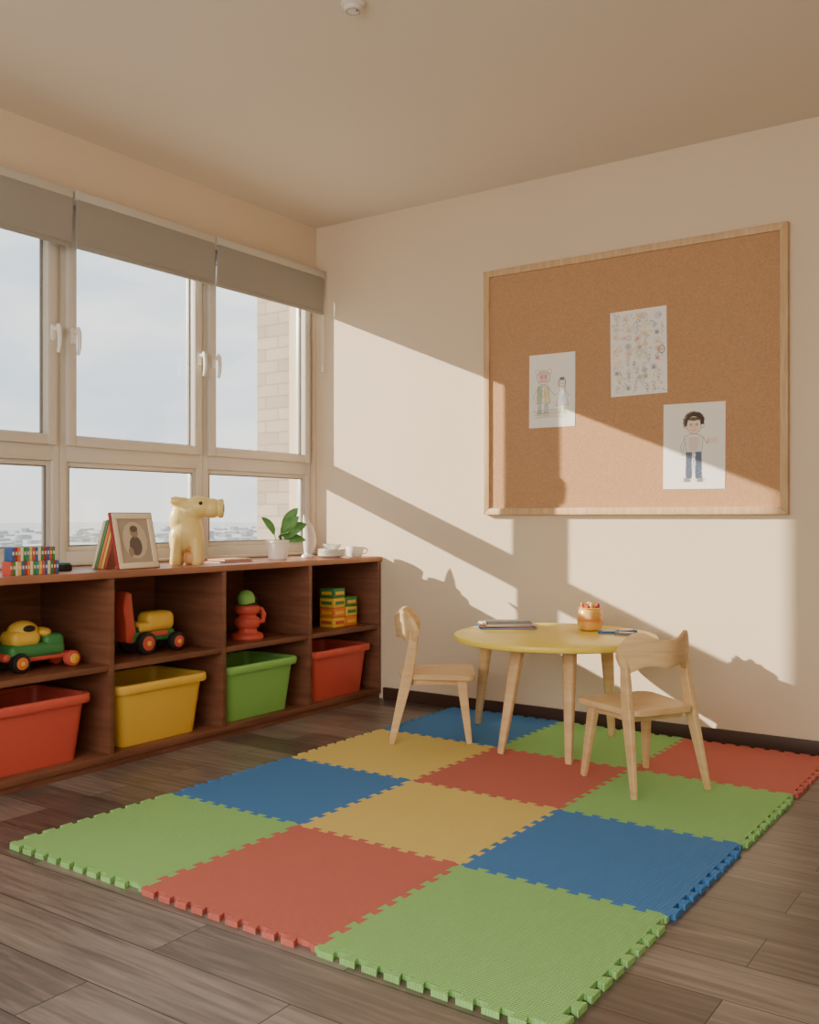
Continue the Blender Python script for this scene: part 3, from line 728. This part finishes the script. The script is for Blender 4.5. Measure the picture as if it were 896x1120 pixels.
for (an, ln, el, ws) in specs:
    bm = B(); nseg = 14; rows = []
    out = Vector((math.cos(an), math.sin(an), 0))
    pts = []
    for q in range(nseg+1):
        t_ = q/nseg
        pts.append(out*(0.008+ln*0.75*math.cos(el)*t_+0.035*t_*t_) + Vector((0, 0, 0.09+ln*math.sin(el)*t_*1.1-0.055*t_*t_)))
    for q in range(nseg+1):
        t_ = q/nseg
        dr = (pts[min(q+1, nseg)]-pts[max(q-1, 0)]).normalized()
        side = dr.cross(facing).normalized()
        wd = 0.0022+ws*0.021*max(0, math.sin(math.pi*min(1, max(0, (t_-0.22)/0.78))))**0.75
        nrm = side.cross(dr).normalized()*0.006*(1 if t_ > .3 else 0)
        rows.append((bm.verts.new(pts[q]-side*wd+nrm), bm.verts.new(pts[q]), bm.verts.new(pts[q]+side*wd+nrm)))
    for a, b in zip(rows, rows[1:]):
        bm.faces.new((a[0], a[1], b[1], b[0])); bm.faces.new((a[1], a[2], b[2], b[1]))
    o = fin('leaf', bm, P_leaf, pp, ang=80); so = o.modifiers.new('s', 'SOLIDIFY'); so.thickness = 0.0012

# white ornament, plates, cup
lo_ = thing('white_ornament', 'tall curved white ceramic ornament between plant and plates', 'ornament', (0.258, -0.378, TZ), math.radians(30))
bm = B(); blathe(bm, [(0, 0), (0.030, 0), (0.034, 0.004), (0.031, 0.014), (0.018, 0.022), (0.010, 0.03), (0, 0.03)]); fin('ornament_base', bm, P_white, lo_)
bm = B(); btube(bm, [(0, 0, 0.018), (0.008, 0, 0.045), (0.013, 0, 0.08), (0.010, 0, 0.12), (0.002, 0, 0.16), (-0.008, 0, 0.19), (-0.016, 0, 0.215), (-0.020, 0, 0.230)], [0.018, 0.030, 0.036, 0.034, 0.027, 0.019, 0.010, 0.003], 24, flat=0.6); fin('ornament_body', bm, P_white, lo_)
z = TZ
for k in range(8):
    bm = B(); r = 0.078-0.004*(k % 2)
    blathe(bm, [(0, 0), (r*0.55, 0), (r*0.6, 0.003), (r, 0.012), (r, 0.0145), (r*0.6, 0.0065), (r*0.5, 0.004), (0, 0.004)], seg=40)
    info(fin('plate', bm, P_white, loc=(0.360, -0.298, z)), 'small white plate in a stack on the shelf top', 'plate', 'white plates stacked on the shelf'); z += 0.0046
bm = B(); blathe(bm, [(0, 0), (0.028, 0), (0.032, 0.004), (0.05, 0.030), (0.054, 0.037), (0.051, 0.037), (0.044, 0.026), (0.028, 0.008), (0, 0.006)])
info(fin('bowl', bm, P_white, loc=(0.360, -0.298, z-0.0003)), 'small white bowl resting on the stacked plates', 'bowl')
cp = thing('cup', 'white ceramic cup on the shelf top beside the wall', 'cup', (0.398, -0.145, TZ), 0.9)
bm = B(); blathe(bm, [(0, 0), (0.032, 0), (0.036, 0.004), (0.046, 0.03), (0.049, 0.058), (0.046, 0.058), (0.042, 0.03), (0.03, 0.008), (0, 0.006)]); fin('cup_body', bm, P_white, cp)
bm = B(); btube(bm, [(0.045, 0, 0.045), (0.062, 0, 0.048), (0.070, 0, 0.034), (0.062, 0, 0.02), (0.042, 0, 0.018)], 0.004, 10); fin('handle', bm, P_white, cp)

# ------------------------------------------------------------ toys in the cubbies
def wheel(t, x, y, r, w, hub, tyre=P_blk):
    bm = B(); z = r; sg = 1 if x > 0 else -1
    bcyl(bm, (x, y, z), r, w, 'x', mi=0, bev=r*0.2); bcyl(bm, (x+sg*w/2, y, z), r*0.62, 0.008, 'x', mi=1, bev=0.002); bcyl(bm, (x+sg*(w/2+0.003), y, z), r*0.22, 0.01, 'x', mi=2, bev=0.001)
    fin('wheel', bm, [tyre, hub, P_yel], t)
t = thing('toy_truck', 'rounded toy truck with yellow cab, green body and red wheels', 'toy truck', (0.30, -2.06, MZ))
bm = B(); bbox(bm, (0, 0.02, 0.048), (0.095, 0.25, 0.026), bev=0.010, seg=4); fin('chassis', bm, P_red, t)
bm = B(); bbox(bm, (0, 0.0, 0.078), (0.118, 0.24, 0.055), bev=0.022, seg=5); bbox(bm, (0, 0.075, 0.105), (0.110, 0.09, 0.06), bev=0.024, seg=5); fin('truck_body', bm, P_dgr, t)
bm = B(); bbox(bm, (0, -0.045, 0.125), (0.112, 0.125, 0.065), bev=0.030, seg=5); bsph(bm, (0, -0.035, 0.152), 1, (0.050, 0.060, 0.040)); bsph(bm, (0, 0.045, 0.140), 1, (0.045, 0.035, 0.02))
fin('cab', bm, P_yel, t)
bm = B(); bsph(bm, (0.043, -0.035, 0.162), 1, (0.010, 0.026, 0.014)); fin('side_window', bm, P_blk, t)
bm = B(); bbox(bm, (0.0, -0.128, 0.06), (0.10, 0.03, 0.03), bev=0.012, seg=4); fin('bumper', bm, P_red, t)
wheel(t, 0.058, -0.085, 0.038, 0.036, P_org); wheel(t, -0.058, -0.085, 0.038, 0.036, P_org)
wheel(t, 0.055, 0.145, 0.031, 0.036, P_yel, P_red); wheel(t, -0.055, 0.145, 0.031, 0.036, P_yel, P_red)
t = thing('toy_tractor', 'toy tractor with yellow hood, red-orange tall seat and black wheels', 'toy tractor', (0.30, -1.50, MZ))
bm = B(); bbox(bm, (0, 0.01, 0.075), (0.08, 0.25, 0.05), bev=0.016, seg=4); fin('tractor_body', bm, P_dgr, t)
bm = B(); bbox(bm, (0, 0.055, 0.135), (0.100, 0.15, 0.085), bev=0.030, seg=5); bbox(bm, (0, -0.03, 0.115), (0.09, 0.07, 0.045), bev=0.018, seg=4); fin('hood', bm, P_yel, t)
def side_prism(outl, hw, bev):
    bm = B(); n = len(outl)
    lo = [bm.verts.new((-hw, p[0], p[1])) for p in outl]; hi = [bm.verts.new((hw, p[0], p[1])) for p in outl]
    bm.faces.new(lo); bm.faces.new(hi)
    for k in range(n): bm.faces.new((lo[k], lo[(k+1) % n], hi[(k+1) % n], hi[k]))
    bmesh.ops.recalc_face_normals(bm, faces=bm.faces[:]); bmesh.ops.bevel(bm, geom=bm.edges[:], offset=bev, segments=3, affect='EDGES', profile=0.5)
    return bm
fin('seat_shell', side_prism([(-0.135, 0.06), (-0.100, 0.05), (-0.082, 0.10), (-0.096, 0.17), (-0.105, 0.265), (-0.135, 0.275), (-0.150, 0.20), (-0.138, 0.14)], 0.040, 0.007), P_red, t)
fin('seat_cushion', side_prism([(-0.100, 0.085), (-0.050, 0.085), (-0.050, 0.115), (-0.080, 0.120), (-0.088, 0.20), (-0.100, 0.20)], 0.032, 0.004), P_blk, t)
bm = B(); bbox(bm, (0.045, 0.02, 0.085), (0.012, 0.12, 0.02), bev=0.003); fin('side_stripe', bm, P_red, t)
wheel(t, 0.056, -0.045, 0.050, 0.034, P_red); wheel(t, 0.056, 0.125, 0.042, 0.034, P_red); wheel(t, -0.056, -0.045, 0.050, 0.034, P_red); wheel(t, -0.056, 0.125, 0.042, 0.034, P_red)
t = thing('jointed_toy', 'chunky jointed red plastic toy with side arm and green top', 'toy', (0.33, -0.905, MZ))
bm = B(); blathe(bm, [(0, 0), (0.072, 0), (0.078, 0.006), (0.077, 0.022), (0.066, 0.030), (0.048, 0.036), (0.044, 0.052), (0.056, 0.060), (0.062, 0.075), (0.060, 0.098), (0.046, 0.108), (0.042, 0.118), (0.056, 0.126), (0.062, 0.138), (0.060, 0.158), (0.045, 0.166), (0, 0.166)]); fin('toy_body', bm, P_red, t)
bm = B(); btube(bm, [(0.01, 0.050, 0.142), (0.018, 0.078, 0.138), (0.022, 0.090, 0.112), (0.020, 0.084, 0.082), (0.012, 0.054, 0.078)], 0.014, 12); fin('arm', bm, P_red, t)
bm = B(); bcyl(bm, (0, 0, 0.170), 0.044, 0.014, bev=0.004); bsph(bm, (0.005, 0.036, 0.188), 0.021); fin('neck', bm, P_blk, t)
bm = B(); bsph(bm, (0, -0.008, 0.192), 1, (0.044, 0.042, 0.046)); fin('green_top', bm, P_grn, t)
for c_ in range(2):
    zz = MZ
    for k in range(4 if c_ == 0 else 3):
        hgt = 0.052
        ci, nm = [((P_yel, P_red), 'yellow and red'), ((P_org, P_yel), 'orange and yellow'), ((P_yel, P_dgr), 'yellow and green'), ((P_dgr, P_yel), 'green and yellow')][(k+c_*1) % 4]
        bm = B()
        bbox(bm, (0, 0, hgt/2), (0.10, 0.098, hgt), bev=0.005); bbox(bm, (0.0503, 0, hgt/2), (0.002, 0.07, 0.018), mi=1); bbox(bm, (0, -0.0493, hgt/2), (0.07, 0.002, 0.018), mi=1)
        info(fin('building_block', bm, list(ci), loc=(0.34, -0.268+0.104*c_, zz+0.0003)), '%s building block stacked in the end cubby' % nm, 'building block', 'stacked building blocks in the cubby')
        zz += hgt+0.0003

# ------------------------------------------------------------ things on the table
for k, (m, nme, w_, h_, rz) in enumerate(((P_blu, 'blue', 0.20, 0.25, 1.0), (P_dred, 'dark red', 0.18, 0.24, 0.85), (P_cream, 'cream', 0.17, 0.23, 1.12), (P_grey, 'grey', 0.15, 0.20, 0.95))):
    book('thin_book', h_, w_, 0.0065, m, (1.505+0.004*k, -0.455, TT+0.0067*k), (0, 0, rz-0.35), nme+' thin book in the pile on the yellow table', 'book', 'thin books piled on the table')
j = thing('pencil_jar', 'squat amber jar with a painted band holding crayon stubs', 'jar', (1.870, -0.35, TT))
bm = B(); blathe(bm, [(0, 0), (0.040, 0), (0.049, 0.005), (0.056, 0.03), (0.055, 0.075), (0.047, 0.092), (0.050, 0.098), (0.046, 0.1), (0.043, 0.09), (0.048, 0.07), (0.048, 0.01), (0, 0.008)])
fin('jar_body', bm, mat('jar_amber', srgb(224, 168, 86), 0.2, var=0.25, vscale=24), j)
bm = B(); blathe(bm, [(0.0553, 0.040), (0.0566, 0.041), (0.0562, 0.052), (0.0550, 0.053)]); fin('painted_band', bm, P_org, j)
cr = random.Random(5)
for k in range(9):
    a = k*0.7; r = 0.010 + 0.016*(k % 2); x, y = r*math.cos(a), r*math.sin(a)
    p0 = Vector((x*0.8, y*0.8, 0.0)); p1 = Vector((x*1.35, y*1.35, 0.090+cr.uniform(0, 0.018)))
    bm = B(); up = (p1-p0).normalized()
    btube(bm, [p0, p1], 0.0085, 12); btube(bm, [p1, p1+up*0.006], [0.0075, 0.004], 12)
    e = fin('crayon', bm, [P_org, P_dred, P_yel, P_cream, P_tan, P_org][k % 6], loc=(1.870, -0.35, TT+0.0085)); info(e, 'short %s crayon standing in the jar' % ['orange', 'dark red', 'yellow', 'cream', 'tan', 'orange'][k % 6], 'crayon', 'crayons in the jar')
for k, (x, y, rz, m, nme) in enumerate(((1.985, -0.41, 0.5, P_blu, 'blue'), (2.03, -0.34, 0.9, P_blu, 'blue'), (2.07, -0.43, 0.2, P_grey, 'grey'))):
    bm = B(); bprism(bm, rrect(0.095, 0.055, 0.012), 0, 0.010, bev=0.0025); bprism(bm, rrect(0.06, 0.03, 0.008), 0.010, 0.012, mi=1)
    info(fin('puzzle_piece_box', bm, [m, P_cream], loc=(x, y, TT), rot=(0, 0, rz)), nme+' flat little box on the yellow table', 'box', 'flat little boxes on the table')

# ------------------------------------------------------------ light
sun = bpy.data.lights.new('sun', 'SUN'); sun.energy = 14.5; sun.angle = math.radians(0.5); sun.color = (1.0, 0.87, 0.71)
so = bpy.data.objects.new('sun', sun); C.objects.link(so)
so.rotation_euler = Vector((1, 0.572, -0.42)).to_track_quat('-Z', 'Y').to_euler(); so.location = (-6, -4, 5)
al = bpy.data.lights.new('rear_fill_light', 'AREA'); al.shape = 'RECTANGLE'; al.size = 3.6; al.size_y = 1.7; al.energy = 92; al.color = (1.0, 0.94, 0.85)  # added fill lamp behind the camera, not a known window
ao = bpy.data.objects.new('rear_fill_light', al); C.objects.link(ao); ao.location = (2.5, YF+0.40, 1.66)
ao.rotation_euler = (math.radians(54), 0, 0)

wd = bpy.data.worlds.new('sky'); bpy.context.scene.world = wd; wd.use_nodes = True
nt = wd.node_tree; N = nt.nodes; L = nt.links; bg = N['Background']; bg.inputs['Strength'].default_value = 2.4
tc = N.new('ShaderNodeTexCoord'); mp = N.new('ShaderNodeMapping'); mp.inputs['Scale'].default_value = (1, 1, 3.2); L.new(tc.outputs['Generated'], mp.inputs['Vector'])
n = N.new('ShaderNodeTexNoise'); n.inputs['Scale'].default_value = 3.6; n.inputs['Detail'].default_value = 7; n.inputs['Roughness'].default_value = 0.5; L.new(mp.outputs[0], n.inputs['Vector'])
r = N.new('ShaderNodeValToRGB'); r.color_ramp.elements[0].position = 0.38; r.color_ramp.elements[0].color = srgb(192, 208, 224); r.color_ramp.elements[1].position = 0.58; r.color_ramp.elements[1].color = srgb(240, 240, 238)
L.new(n.outputs['Fac'], r.inputs['Fac'])
sp = N.new('ShaderNodeSeparateXYZ'); L.new(tc.outputs['Generated'], sp.inputs[0])
mr = N.new('ShaderNodeMapRange'); mr.inputs['From Min'].default_value = 0.0; mr.inputs['From Max'].default_value = 0.14; mr.inputs['To Min'].default_value = 0.85; mr.inputs['To Max'].default_value = 0.0
L.new(sp.outputs[2], mr.inputs['Value'])
mx = N.new('ShaderNodeMixRGB'); mx.inputs['Color2'].default_value = srgb(226, 224, 220); L.new(mr.outputs[0], mx.inputs['Fac']); L.new(r.outputs[0], mx.inputs['Color1'])
L.new(mx.outputs[0], bg.inputs['Color'])

# ------------------------------------------------------------ camera
cd = bpy.data.cameras.new('camera'); cd.sensor_fit = 'HORIZONTAL'; cd.sensor_width = 36; cd.lens = 36*1050/896; cd.shift_y = 6/896; cd.clip_end = 8000
co = bpy.data.objects.new('camera', cd); C.objects.link(co); co.location = (3.624, -4.282, 1.0); co.rotation_euler = (math.radians(90), 0, math.radians(34.7))
bpy.context.scene.camera = co
